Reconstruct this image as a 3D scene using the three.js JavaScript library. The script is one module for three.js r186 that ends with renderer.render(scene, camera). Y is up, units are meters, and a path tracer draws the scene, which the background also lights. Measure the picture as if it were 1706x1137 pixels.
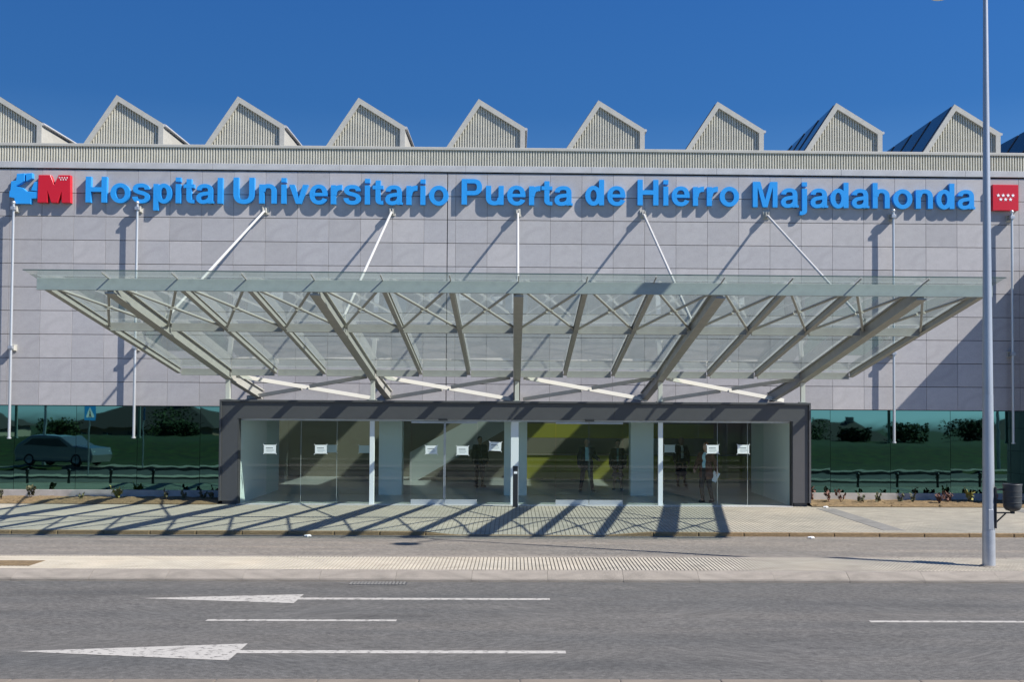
import * as THREE from 'three';
import { mergeGeometries, toCreasedNormals } from 'three/addons/utils/BufferGeometryUtils.js';
import { RoundedBoxGeometry } from 'three/addons/geometries/RoundedBoxGeometry.js';
import { ImprovedNoise } from 'three/addons/math/ImprovedNoise.js';

// ───────────── camera, sky, sun, exposure ─────────────
const W = 1706, H = 1137, FOCAL = 1850;
const R = (d) => d * Math.PI / 180;
const scene = new THREE.Scene();
const camera = new THREE.PerspectiveCamera(2 * Math.atan(H / 2 / FOCAL) * 180 / Math.PI, W / H, 0.1, 3000);
camera.rotation.order = 'YXZ';
camera.position.set(-0.071, 2.69, 32.878);
camera.rotation.set(R(1.661), R(-1.103), R(0.328));
camera.setViewOffset(W, H, W / 2 - 892.6, H / 2 - 629.4, W, H);
camera.updateProjectionMatrix();

const EXPOSURE = 1.85;
const SUN = new THREE.Vector3(0.95, 1, 0.52).normalize();

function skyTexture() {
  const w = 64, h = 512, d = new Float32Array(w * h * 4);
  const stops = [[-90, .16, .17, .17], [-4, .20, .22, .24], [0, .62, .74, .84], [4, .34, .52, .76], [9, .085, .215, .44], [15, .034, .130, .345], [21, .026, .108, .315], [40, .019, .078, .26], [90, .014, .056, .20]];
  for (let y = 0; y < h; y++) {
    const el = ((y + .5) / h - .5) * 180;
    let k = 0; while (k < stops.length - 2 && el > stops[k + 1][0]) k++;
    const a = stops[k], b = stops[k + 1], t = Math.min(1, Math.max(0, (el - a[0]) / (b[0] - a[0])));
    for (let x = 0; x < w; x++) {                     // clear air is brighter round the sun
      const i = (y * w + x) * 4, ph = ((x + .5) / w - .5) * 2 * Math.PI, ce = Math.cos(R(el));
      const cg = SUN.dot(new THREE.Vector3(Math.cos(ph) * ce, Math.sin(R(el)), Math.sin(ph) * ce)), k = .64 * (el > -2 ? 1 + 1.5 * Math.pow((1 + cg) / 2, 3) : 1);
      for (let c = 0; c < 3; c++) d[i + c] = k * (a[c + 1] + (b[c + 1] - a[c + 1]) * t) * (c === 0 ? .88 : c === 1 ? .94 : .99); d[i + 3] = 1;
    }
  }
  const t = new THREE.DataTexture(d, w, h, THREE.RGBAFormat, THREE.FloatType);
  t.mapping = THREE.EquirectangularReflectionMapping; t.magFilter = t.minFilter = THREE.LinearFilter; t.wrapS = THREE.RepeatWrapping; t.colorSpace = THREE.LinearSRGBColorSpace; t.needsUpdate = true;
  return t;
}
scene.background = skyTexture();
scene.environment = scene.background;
const sun = new THREE.DirectionalLight(new THREE.Color(1, .955, .88), 4.5);
sun.position.copy(SUN).multiplyScalar(60); sun.target.position.set(0, 0, 4);
sun.castShadow = true; sun.shadow.mapSize.set(4096, 4096);
Object.assign(sun.shadow.camera, { left: -40, right: 40, top: 40, bottom: -40, near: 1, far: 150 });
scene.add(sun, sun.target);

// ───────────── helpers ─────────────
let seed = 20240611;
const rnd = () => { seed = (seed * 1664525 + 1013904223) >>> 0; return seed / 4294967296; };
const rr = (a, b) => a + (b - a) * rnd();
const perlin = new ImprovedNoise();
const taken = new Map();
function numbered(n) { const k = taken.get(n) || 0; taken.set(n, k + 1); return k ? n + '_' + String(k).padStart(3, '0') : n; }
function tag(o, label, category, group) { o.userData.label = label; o.userData.category = category; if (group) o.userData.group = group; return o; }
function shadow(o) { o.castShadow = o.receiveShadow = true; return o; }
function part(name, geo, mat, parent) {            // one named mesh under parent
  const m = shadow(new THREE.Mesh(Array.isArray(geo) ? mergeGeometries(geo.map((g) => g.index ? g.toNonIndexed() : g)) : geo, mat));
  m.name = parent === scene ? numbered(name) : name; parent.add(m); return m;
}
function thing(name, label, category, pos = [0, 0, 0], turn = 0, group) {
  const o = new THREE.Group(); o.name = numbered(name); o.position.set(...pos); o.rotation.y = turn; scene.add(o); return tag(o, label, category, group);
}
function setting(name, geo, mat) { const m = part(name, geo, mat, scene); m.userData.kind = 'structure'; return m; }
function dup(src, pos, turn, label) { const c = src.clone(); c.name = numbered(src.name.replace(/_\d{3}$/, '')); c.position.set(...pos); if (turn !== undefined) c.rotation.y = turn; scene.add(c); c.userData = { ...src.userData }; if (label) c.userData.label = label; return c; }
// uv in metres from position and dominant normal
function metric(geo, ox = 0, oy = 0, s = 1) {
  const p = geo.attributes.position, n = geo.attributes.normal, uv = new Float32Array(p.count * 2);
  for (let i = 0; i < p.count; i++) {
    const ax = Math.abs(n.getX(i)), ay = Math.abs(n.getY(i)), az = Math.abs(n.getZ(i));
    const [u, v] = az >= ax && az >= ay ? [p.getX(i), p.getY(i)] : ay >= ax ? [p.getX(i), p.getZ(i)] : [p.getZ(i), p.getY(i)];
    uv[2 * i] = u * s + ox; uv[2 * i + 1] = v * s + oy;
  }
  geo.setAttribute('uv', new THREE.BufferAttribute(uv, 2)); return geo;
}
function bx(x0, x1, y0, y1, z0, z1) { const g = new THREE.BoxGeometry(x1 - x0, y1 - y0, z1 - z0); g.translate((x0 + x1) / 2, (y0 + y1) / 2, (z0 + z1) / 2); return metric(g); }
function rbx(x0, x1, y0, y1, z0, z1, r = .01, s = 1) { const g = new RoundedBoxGeometry(x1 - x0, y1 - y0, z1 - z0, s, r); g.translate((x0 + x1) / 2, (y0 + y1) / 2, (z0 + z1) / 2); return metric(g); }
const v3 = (a) => new THREE.Vector3(...a);
function rod(a, b, r, r2 = r, n = 10) {            // round bar from a to b
  a = v3(a); b = v3(b); const d = b.clone().sub(a), g = new THREE.CylinderGeometry(r2, r, d.length(), n, 1);
  g.applyQuaternion(new THREE.Quaternion().setFromUnitVectors(new THREE.Vector3(0, 1, 0), d.normalize())); g.translate((a.x + b.x) / 2, (a.y + b.y) / 2, (a.z + b.z) / 2); return g;
}
function bar(a, b, w, h, up = [0, 1, 0]) {         // rectangular bar a→b, w across, h along "up"
  a = v3(a); b = v3(b); const d = b.clone().sub(a), L = d.length(); d.normalize();
  const s = new THREE.Vector3().crossVectors(d, v3(up)).normalize(), u = new THREE.Vector3().crossVectors(s, d);
  const g = new RoundedBoxGeometry(w, h, L, 1, Math.min(w, h) * .06); metric(g);
  g.applyMatrix4(new THREE.Matrix4().makeBasis(s, u, d.clone().negate())); g.translate((a.x + b.x) / 2, (a.y + b.y) / 2, (a.z + b.z) / 2); return g;
}
function ibeam(a, b, w, h, tf, tw) {               // I section, web upright
  a = v3(a); b = v3(b); const d = b.clone().sub(a), L = d.length(); d.normalize();
  const s = new THREE.Vector3().crossVectors(d, new THREE.Vector3(0, 1, 0)).normalize(), u = new THREE.Vector3().crossVectors(s, d);
  const gs = [[w, tf, (h - tf) / 2], [w, tf, -(h - tf) / 2], [tw, h - 2 * tf, 0]].map(([ww, hh, y]) => { const g = new THREE.BoxGeometry(ww, hh, L); g.translate(0, y, 0); return metric(g); });
  const g = mergeGeometries(gs); g.applyMatrix4(new THREE.Matrix4().makeBasis(s, u, d.clone().negate())); g.translate((a.x + b.x) / 2, (a.y + b.y) / 2, (a.z + b.z) / 2); return g;
}
// ───────────── procedural textures (matter only: speckle, grain, stains) ─────────────
const tile = (x, y, f, n, s) => {                  // tiling fractal noise on the unit square, about -1..1
  let v = 0, a = 1, t = 0;
  for (let o = 0; o < n; o++) { const A = 2 * Math.PI * x, B = 2 * Math.PI * y, r = f / 6.283; v += a * perlin.noise(Math.cos(A) * r + s, Math.sin(A) * r + Math.cos(B) * r * 1.37, Math.sin(B) * r * 1.37 + s * 1.7); t += a; a *= .55; f *= 2.1; }
  return v / t;
};
function tex(n, fn, colour = true, rep = 1) {      // fn(x,y) → [r,g,b] 0..1
  const d = new Uint8Array(n * n * 4);
  for (let y = 0; y < n; y++) for (let x = 0; x < n; x++) { const c = fn(x / n, y / n), i = (y * n + x) * 4; for (let k = 0; k < 3; k++) d[i + k] = Math.max(0, Math.min(255, Math.round(255 * (c.length ? c[k] : c)))); d[i + 3] = 255; }
  const t = new THREE.DataTexture(d, n, n); t.wrapS = t.wrapT = THREE.RepeatWrapping; t.magFilter = THREE.LinearFilter; t.minFilter = THREE.LinearMipmapLinearFilter; t.generateMipmaps = true;
  t.repeat.set(rep, rep); if (colour) t.colorSpace = THREE.SRGBColorSpace; t.needsUpdate = true; return t;
}
const speck = (amp, base, coarse, f1, s) => (x, y) => { const g = base + amp * (rnd() - .5) + coarse * tile(x, y, f1, 4, s); return [g, g, g]; };
const T = {
  granite: tex(512, (x, y) => { const k = rnd(), g = .90 + .10 * (rnd() - .5) + (k > .93 ? -.16 : k < .05 ? .08 : 0) + .045 * tile(x, y, 7, 4, 3) + .03 * tile((x + y) % 1, (y - x + 1) % 1, 4, 2, 8); return [g, g * .993, g * 1.0]; }, true, 1 / 1.9),
  asphalt: tex(1024, (x, y) => { const k = rnd(); const g = .80 + .22 * (rnd() - .5) + (k > .96 ? .16 : k < .05 ? -.2 : 0) + .10 * tile(x, y, 9, 3, 11) + .26 * tile(x, y, 70, 3, 15); return [g, g * .995, g * .985]; }, true, 1 / 5.3),
  bump: tex(512, speck(.8, .5, .2, 30, 5), false, 1 / 1.3),
  concrete: tex(512, (x, y) => { const g = .86 + .09 * (rnd() - .5) + .13 * tile(x, y, 8, 5, 21) + Math.min(0, .35 * tile(x, y, 5, 3, 27) + .02) * .5; return [g, g * .985, g * .95]; }, true, 1 / 2.7),
  soil: tex(512, (x, y) => { const g = .72 + .5 * (rnd() - .5) * .6 + .3 * tile(x, y, 16, 5, 31); return [g, g * .88, g * .70]; }, true, 1 / 1.4),
  grass: tex(512, (x, y) => { const g = .62 + .25 * (rnd() - .5) + .45 * tile(x, y, 12, 5, 41), b = .3 * tile(x, y, 6, 3, 47); return [g * (.82 + b), g, g * .45]; }, true, 1 / 6),
  metal: tex(256, (x, y) => { const g = .93 + .05 * (rnd() - .5) + .08 * tile(x, y, 6, 4, 51); return [g, g, g]; }, true, 1 / 1.5),
  dust: tex(512, (x, y) => { const g = .95 + .04 * tile(x, y, 6, 4, 61) + .03 * (rnd() - .5); return [g, g, g * .99]; }, true, 1 / 2.2),
  wave: tex(256, (x, y) => { const g = .5 + .5 * tile(x, y, 3, 2, 71); return [g, g, g]; }, false, 1 / 2.3),
  paint: tex(512, (x, y) => { const c = tile(x, y, 22, 4, 81) + .3 * (rnd() - .5), g = c < -.22 ? .58 : .95 + .05 * (rnd() - .5); return [g, g * .99, g * .97]; }, true, 1 / 1.6),
};
const lin = (r, g, b) => new THREE.Color().setRGB(r, g, b);
const std = (c, rough, o = {}) => new THREE.MeshStandardMaterial({ color: Array.isArray(c) ? lin(...c) : c, roughness: rough, ...o });
const M = {
  granite: [[.468, .458, .450], [.438, .428, .422], [.508, .492, .480], [.458, .450, .448]].map((c) => std(c, .62, { map: T.granite })),
  joint: std([.06, .06, .065], .9),
  plinth: std([.50, .48, .475], .75, { map: T.concrete }),
  cladding: std([.66, .63, .52], .42, { map: T.metal, metalness: .0 }),
  trim: std([.50, .485, .43], .5, { map: T.metal }),
  flashing: std([.50, .50, .50], .45, { map: T.metal }),
  steel: std([.375, .37, .335], .45, { map: T.metal }),
  fascia: std([.36, .40, .375], .5, { map: T.metal }),
  stainless: std([.52, .53, .53], .35, { metalness: .5 }), rodSteel: std([.47, .46, .43], .4), flatSteel: std([.56, .545, .49], .5), edge: std([.05, .085, .075], .3),
  galvanised: std([.47, .49, .52], .42, { metalness: .55, map: T.metal }),
  portal: std([.078, .076, .080], .55, { map: T.dust }),
  portalDark: std([.045, .045, .048], .5),
  white: std([.78, .79, .78], .6),
  column: std([.74, .77, .76], .55),
  blue: std([.022, .275, .68], .35), red: std([.52, .008, .02], .35), signWhite: std([.85, .85, .85], .5),
  asphalt: std([.158, .152, .142], .95, { map: T.asphalt, bumpMap: T.bump, bumpScale: .004, vertexColors: true }),
  lane: std([.27, .245, .215], .95, { map: T.asphalt, bumpMap: T.bump, bumpScale: .003, vertexColors: true }),
  paving: std([.45, .425, .37], .9, { map: T.concrete, vertexColors: true }),
  medianPaving: std([.56, .52, .45], .9, { map: T.concrete, vertexColors: true }),
  dustyKerb: std([.46, .42, .36], .95, { map: T.soil, bumpMap: T.bump, bumpScale: .004 }), farKerb: std([.24, .205, .175], .95, { map: T.concrete }),
  kerb: std([.345, .315, .285], .9, { map: T.concrete, bumpMap: T.bump, bumpScale: .004 }),
  strip: std([.25, .25, .25], .85, { map: T.concrete }),
  roadPaint: std([.44, .425, .40], .8, { map: T.paint }),
  soil: std([.38, .345, .28], 1, { map: T.soil, bumpMap: T.bump, bumpScale: .01 }),
  grass: std([.085, .105, .04], 1, { map: T.grass }),
  black: std([.018, .018, .02], .45), darkPlastic: std([.028, .032, .035], .55), rubber: std([.02, .02, .02], .9),
  mirrorGlass: new THREE.MeshPhysicalMaterial({ color: lin(.09, .195, .175), metalness: 1, roughness: .015, bumpMap: T.wave, bumpScale: .0007 }),
  clearGlass: new THREE.MeshPhysicalMaterial({ color: lin(.86, .95, .92), transmission: 1, thickness: 0, roughness: 0, ior: 1.5 }),
  canopyGlass: new THREE.MeshPhysicalMaterial({ color: lin(.81, .905, .87), transmission: .87, thickness: 0, roughness: .02, ior: 1.5 }),
  northGlass: new THREE.MeshPhysicalMaterial({ color: lin(.07, .09, .11), transmission: 1, thickness: 0, roughness: .08, ior: 1.2 }),
  addedRoofGlass: new THREE.MeshPhysicalMaterial({ color: lin(.40, .43, .43), transmission: 1, thickness: 0, roughness: .03, ior: 1.5 }),
  floor: std([.42, .42, .41], .3), hallDark: std([.24, .21, .165], .7), hallGrey: std([.50, .51, .50], .7), olive: std([.36, .33, .03], .6),
};

// ───────────── ground, road, pavements ─────────────
const LANE = -.08, ROAD = -.15;
function bankHeight(x, z) {
  const t = THREE.MathUtils.smoothstep(z, 25.5, 34), side = THREE.MathUtils.smoothstep(Math.abs(x), 6, 16);
  return t * (1.0 + .15 * side) + (z > 25 ? .25 * perlin.noise(x * .12, 3.3, z * .12) * t : 0) - THREE.MathUtils.smoothstep(z, 46, 84) * 6.6;
}
function gridGeo(xs, zs, y, col) {
  const P = [], C = [], N = xs.length, I = [];
  for (const z of zs) for (const x of xs) { P.push(x, typeof y === 'function' ? y(x, z) : y, z); if (col) { const c = col(x, z); C.push(c[0], c[1], c[2]); } }
  for (let j = 0; j < zs.length - 1; j++) for (let i = 0; i < N - 1; i++) { const a = j * N + i; I.push(a, a + N, a + 1, a + 1, a + N, a + N + 1); }
  const g = new THREE.BufferGeometry(); g.setAttribute('position', new THREE.Float32BufferAttribute(P, 3)); if (col) g.setAttribute('color', new THREE.Float32BufferAttribute(C, 3)); g.setIndex(I); g.computeVertexNormals(); return metric(g);
}
const range = (a, b, s) => { const n = Math.max(1, Math.round((b - a) / s)), o = []; for (let i = 0; i <= n; i++) o.push(a + (b - a) * i / n); return o; };
{
  const far = [90, 130, 200, 320, 520, 900, 1500];
  const xs = [...far.slice().reverse().map((v) => -v), ...range(-60, 60, 2), ...far], zs = [-1500, -600, -200, -60, -14, 0, 12, 23.6, ...range(24.2, 60, 1.2), 66, 73, 80, ...far];
  setting('ground', gridGeo(xs, zs, (x, z) => z > 23.9 ? .0 + bankHeight(x, z) : -.4), M.grass);
}
// dirt and wear with a grain of their own, carried by the surface
const stain = (fx, fz, amp, s, tint) => (x, z) => { const n = perlin.noise(x * fx + s, s, z * fz) + .6 * perlin.noise(x * fx * 2.7, s + 4, z * fz * 2.3 + s) + .35 * perlin.noise(x * fx * 7, s + 9, z * fz * 6); const g = 1 + amp * n; return [g * (1 + tint * n), g, g * (1 - tint * n)]; };
const roadBase = stain(.13, 1.3, .15, 2.2, .03), blots = [[-7.9, 17.25, 1.1, .22, .30], [-6.9, 15.6, 1.6, .5, .14], [-8.3, 16.2, .9, .5, .14], [-1.9, 17.55, .8, .16, .24], [1.2, 20.4, 1.6, .3, .12], [5.6, 16.6, 1.8, .3, .10], [3.4, 18.9, 2.2, .35, .09], [-2.6, 14.9, 1.3, .25, .16]];
const roadTone = (x, z) => {                       // oil and rubber marks lie where the photograph has them
  const c = roadBase(x, z); let k = 1; for (const [bx0, bz0, rx, rz, a] of blots) { const d = Math.hypot((x - bx0) / rx, (z - bz0) / rz) + .35 * perlin.noise(x * 2.1, 5, z * 4.3); k -= a * (1 - THREE.MathUtils.smoothstep(d, .55, 1.15)); }
  return c.map((v) => v * k);
};
const road = setting('road', gridGeo(range(-42, 42, .15), range(14.50, 21.72, .09), ROAD, roadTone), M.asphalt);
const lane = setting('drive_lane', gridGeo(range(-42, 42, .3), range(8.40, 12.40, .12), LANE, stain(.11, 1.9, .24, 7.1, .05)), M.lane);
// ribbed paving slabs: grooves 6 cm apart, real relief
const dip = (x, z) => -.075 * THREE.MathUtils.smoothstep(x, -2.2, -1.2) * (1 - THREE.MathUtils.smoothstep(x, 1.95, 2.95)) * THREE.MathUtils.smoothstep(z, 6.4, 8.25);
function ribbed(x0, x1, zs, y, pitch, g, d, tone) {
  const xs = [], off = []; const n = Math.round((x1 - x0) / pitch);
  for (let i = 0; i < n; i++) { const a = x0 + i * pitch; xs.push(a, a + pitch - g, a + pitch - g * .72, a + pitch - g * .28); off.push(0, 0, -d, -d); }
  const P = [], C = [], I = [], N = xs.length;
  for (const z of zs) for (let i = 0; i < N; i++) { P.push(xs[i], y(xs[i], z) + off[i], z); const c = tone(xs[i], z), k = off[i] ? .48 : 1; C.push(c[0] * k, c[1] * k, c[2] * k); }   // grooves coloured darker than the slab faces
  for (let j = 0; j < zs.length - 1; j++) for (let i = 0; i < N - 1; i++) { const a = j * N + i; I.push(a, a + N, a + 1, a + 1, a + N, a + N + 1); }
  let q = new THREE.BufferGeometry(); q.setAttribute('position', new THREE.Float32BufferAttribute(P, 3)); q.setAttribute('color', new THREE.Float32BufferAttribute(C, 3)); q.setIndex(I); q = q.toNonIndexed(); q.computeVertexNormals(); return metric(q);
}
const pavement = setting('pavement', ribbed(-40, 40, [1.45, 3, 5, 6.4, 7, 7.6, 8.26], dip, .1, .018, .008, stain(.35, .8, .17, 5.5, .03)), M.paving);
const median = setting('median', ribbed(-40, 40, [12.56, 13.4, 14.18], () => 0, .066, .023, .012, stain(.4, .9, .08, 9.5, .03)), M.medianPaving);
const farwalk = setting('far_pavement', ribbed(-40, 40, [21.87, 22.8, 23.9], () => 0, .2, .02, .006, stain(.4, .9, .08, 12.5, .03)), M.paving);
// kerb stones, each its own piece
function kerbRow(parent, z0, z1, yTop, yBot, L, x0, x1, mat = M.kerb, slope = false) {
  const prof = new THREE.Shape([[-.5, -.5], [.5, -.5], [.5, .02], [.47, .10], [-.18, .48], [-.25, .5], [-.5, .5]].map(([z, y]) => new THREE.Vector2(z * (z1 - z0), y)));   // battered face
  const vars = [0, 1, 2].map((k) => metric(slope ? new THREE.ExtrudeGeometry(prof, { depth: L - .004, bevelEnabled: false }).translate(0, 0, -L / 2 + .002).rotateY(-Math.PI / 2) : new RoundedBoxGeometry(L - .004, 1, z1 - z0, 2, .03), k * .9, k * .37));
  for (let x = x0, i = 0; x < x1; x += L, i++) {
    const xc = x + L / 2, top = typeof yTop === 'function' ? yTop(xc) : yTop, h = top - yBot, ya = typeof yTop === 'function' ? yTop(x) : top, yb = typeof yTop === 'function' ? yTop(x + L) : top;
    const m = part('kerb_stone', vars[i % 3], mat, parent); m.scale.y = h + .1; m.position.set(xc, top - (h + .1) / 2 + rr(-.002, .002), (z0 + z1) / 2 + rr(-.004, .004)); m.rotation.z = Math.atan2(yb - ya, L);
  }
}
kerbRow(pavement, 8.262, 8.41, (x) => .004 + dip(x, 8.4), LANE, 1.0, -22, 22, M.dustyKerb);
kerbRow(median, 12.41, 12.558, .004, LANE, 1.0, -22, 22);
kerbRow(median, 14.184, 14.52, .006, ROAD, 1.25, -22, 22, M.kerb, true);
kerbRow(farwalk, 21.72, 21.868, .004, ROAD, 1.0, -22, 22, M.farKerb);
// bands of darker slabs across the pavement
for (const x of [8.3, 13.6]) for (const z of range(2.2, 7.4, .4)) part('paving_slab', bx(x, x + .5, -.02, .0045, z + .004, z + .396), M.strip, pavement);
part('tree_pit', bx(-11.4, -8.25, -.03, .005, 13.2, 13.85), M.soil, median);
// painted road markings
function flat(pts, y) { const s = new THREE.Shape(pts.map(([x, z]) => new THREE.Vector2(x, -z))); const g = new THREE.ShapeGeometry(s); g.rotateX(-Math.PI / 2); g.translate(0, y, 0); return metric(g); }
for (const [tip, zc, w, x1] of [[-5.6, 16.17, .39, .48], [-5.83, 19.80, .45, .55]]) {
  part('lane_arrow', [flat([[tip, zc], [-3.26, zc + w], [-3.26, zc - w]], ROAD + .004), flat([[-3.26, zc - .085], [-3.26, zc + .085], [x1, zc + .075], [x1, zc - .075]], ROAD + .004)], M.roadPaint, road);
}
for (const [a, b] of [[-4.16, -1.63], [4.75, 7.4], [-13, -10.4]]) part('lane_dash', flat([[a, 17.81], [a, 17.93], [b, 17.93], [b, 17.81]], ROAD + .004), M.roadPaint, road);
{ const d = part('drain_grate', bx(-2.72, -1.80, ROAD - .02, ROAD + .004, 14.56, 14.86), M.portalDark, road); for (let i = 0; i < 16; i++) part('grate_bar', bx(-2.71 + i * .057, -2.68 + i * .057, ROAD + .0045, ROAD + .014, 14.57, 14.85), M.strip, d); }

// ───────────── soil beds along the plinth ─────────────
for (const [x0, x1, s, w] of [[-24, -8.32, 1, 1.75], [8.32, 15.4, 4, 1.25]]) {
  const g = gridGeo(range(x0, x1, .09), range(-.02, 1.75, .09), (x, z) => .015 + (.06 + .05 * perlin.noise(x * 2.2, s, z * 2.2) + .035 * perlin.noise(x * 7, s, z * 7)) * Math.min(1, Math.max(0, 1.75 - z) * 4));
  setting('soil_bed', g, M.soil);
}

// ───────────── hospital building ─────────────
const WALLTOP = 9.71, GT = 2.735, ROW = (WALLTOP - GT) / 10, COL = .937, XE = 15.48, SILL = .27, XR = 22.6;
const hospital = thing('hospital_building', 'long grey granite hospital building with sawtooth metal roof and green mirrored glass', 'building');
part('wall', [bx(-24, -7.95, SILL, WALLTOP, -.32, -.05), bx(7.95, XE, SILL, WALLTOP, -.32, -.05), bx(XE, XR, 7.16, WALLTOP, -.32, -.05), bx(-7.95, 7.95, 2.5, WALLTOP, -.32, -.05)], M.joint, hospital);
{ // granite slabs, one mesh each
  const geos = []; for (let k = 0; k < 6; k++) geos.push(metric(new RoundedBoxGeometry(COL - .007, ROW - .016, .04, 1, .004), k * .77, k * 1.31));
  const list = [];
  for (let r = 0; r < 10; r++) { let x = .03 - COL * 25; while (x < XE - .3) { list.push([x + COL / 2, WALLTOP - (r + .5) * ROW]); x += COL; } }
  list.sort((a, b) => Math.hypot(a[0], a[1] - 5) - Math.hypot(b[0], b[1] - 5));
  const rest = [];
  list.forEach(([x, y], i) => {
    const cut = x - COL / 2 < -2.09 && x + COL / 2 > -2.09;      // movement joint splits this column
    const mat = M.granite[Math.floor(rnd() * 4)];
    if (i >= 300) { const g = geos[i % 6].clone().toNonIndexed(); g.translate(x, y, -.02); rest.push(g); return; }
    if (cut) { for (const [a, b] of [[x - COL / 2 + .003, -2.103], [-2.077, x + COL / 2 - .003]]) part('granite_slab', metric(new RoundedBoxGeometry(b - a, ROW - .016, .04, 1, .004)).translate((a + b) / 2, y, -.02), mat, hospital); return; }
    const m = part('granite_slab', geos[i % 6], mat, hospital); m.position.set(x, y, -.02 + rr(-.0012, .0012)); if (rnd() < .5) m.rotation.z = Math.PI;
  });
  const st = part('granite_cladding', rest, M.granite[1], hospital); st.userData.kind = 'stuff';
}
// corrugated sheet with real ribs between yb(x) and yt(x)
function ribSheet(x0, x1, pitch, d, yb, yt, z) {
  const P = []; const quad = (xa, za, xb, zb) => { const a0 = yb(xa), a1 = yt(xa), b0 = yb(xb), b1 = yt(xb); if (a1 - a0 < .002 && b1 - b0 < .002) return; P.push(xa, a0, z + za, xb, b0, z + zb, xb, b1, z + zb, xa, a0, z + za, xb, b1, z + zb, xa, a1, z + za); };
  for (let x = x0; x < x1 - 1e-6; x += pitch) { const e = Math.min(x + pitch, x1), s = e - x; quad(x, 0, x + s * .44, 0); quad(x + s * .44, 0, x + s * .5, d); quad(x + s * .5, d, x + s * .94, d); quad(x + s * .94, d, e, 0); }
  const g = new THREE.BufferGeometry(); g.setAttribute('position', new THREE.Float32BufferAttribute(P, 3)); g.computeVertexNormals(); return metric(g);
}
const PT = 10.48;
part('parapet_cladding', ribSheet(-24, XR, .0795, .055, () => 9.93, () => PT - .09, -.03), M.cladding, hospital);
part('parapet_backing', bx(-24, XR, 9.75, PT - .09, -.30, -.06), M.trim, hospital);
part('parapet_cap', rbx(-24, XR, PT - .09, PT, -.34, .055, .012), M.trim, hospital);
for (let x = -24, i = 0; x < XR; x += 3.74, i++) part('flashing_strip', rbx(x, Math.min(x + 3.735, XR), 9.745, 9.93, -.05, .035, .006), M.flashing, hospital);
for (const [a, b] of [[-24, -8.3], [8.3, XE]]) part('plinth', rbx(a, b, -.3, SILL, -.3, .03, .01), M.plinth, hospital);
{ // green mirrored panes, each leaning a hair differently
  const xsL = [-23.9, -22.05, -20.2, -18.4, -16.55, -14.706, -12.914, -11.128, -9.297, -7.97], xsR = [7.97, 9.327, 11.124, 12.924, 14.729, XE - .02];
  for (const xs of [xsL, xsR]) for (let i = 0; i < xs.length - 1; i++) {
    const w = xs[i + 1] - xs[i] - .012, h = GT - SILL - .02; const g = metric(new THREE.BoxGeometry(w, h, .012), i * .61 + xs[0] * .1, 0); const m = part('glass_pane', g, M.mirrorGlass, hospital);
    m.position.set((xs[i] + xs[i + 1]) / 2, SILL + .006 + h / 2, -.018); m.rotation.set(R(-.32 + rr(-.07, .07)), R(rr(-.14, .14)), 0);
  }
}
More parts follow.
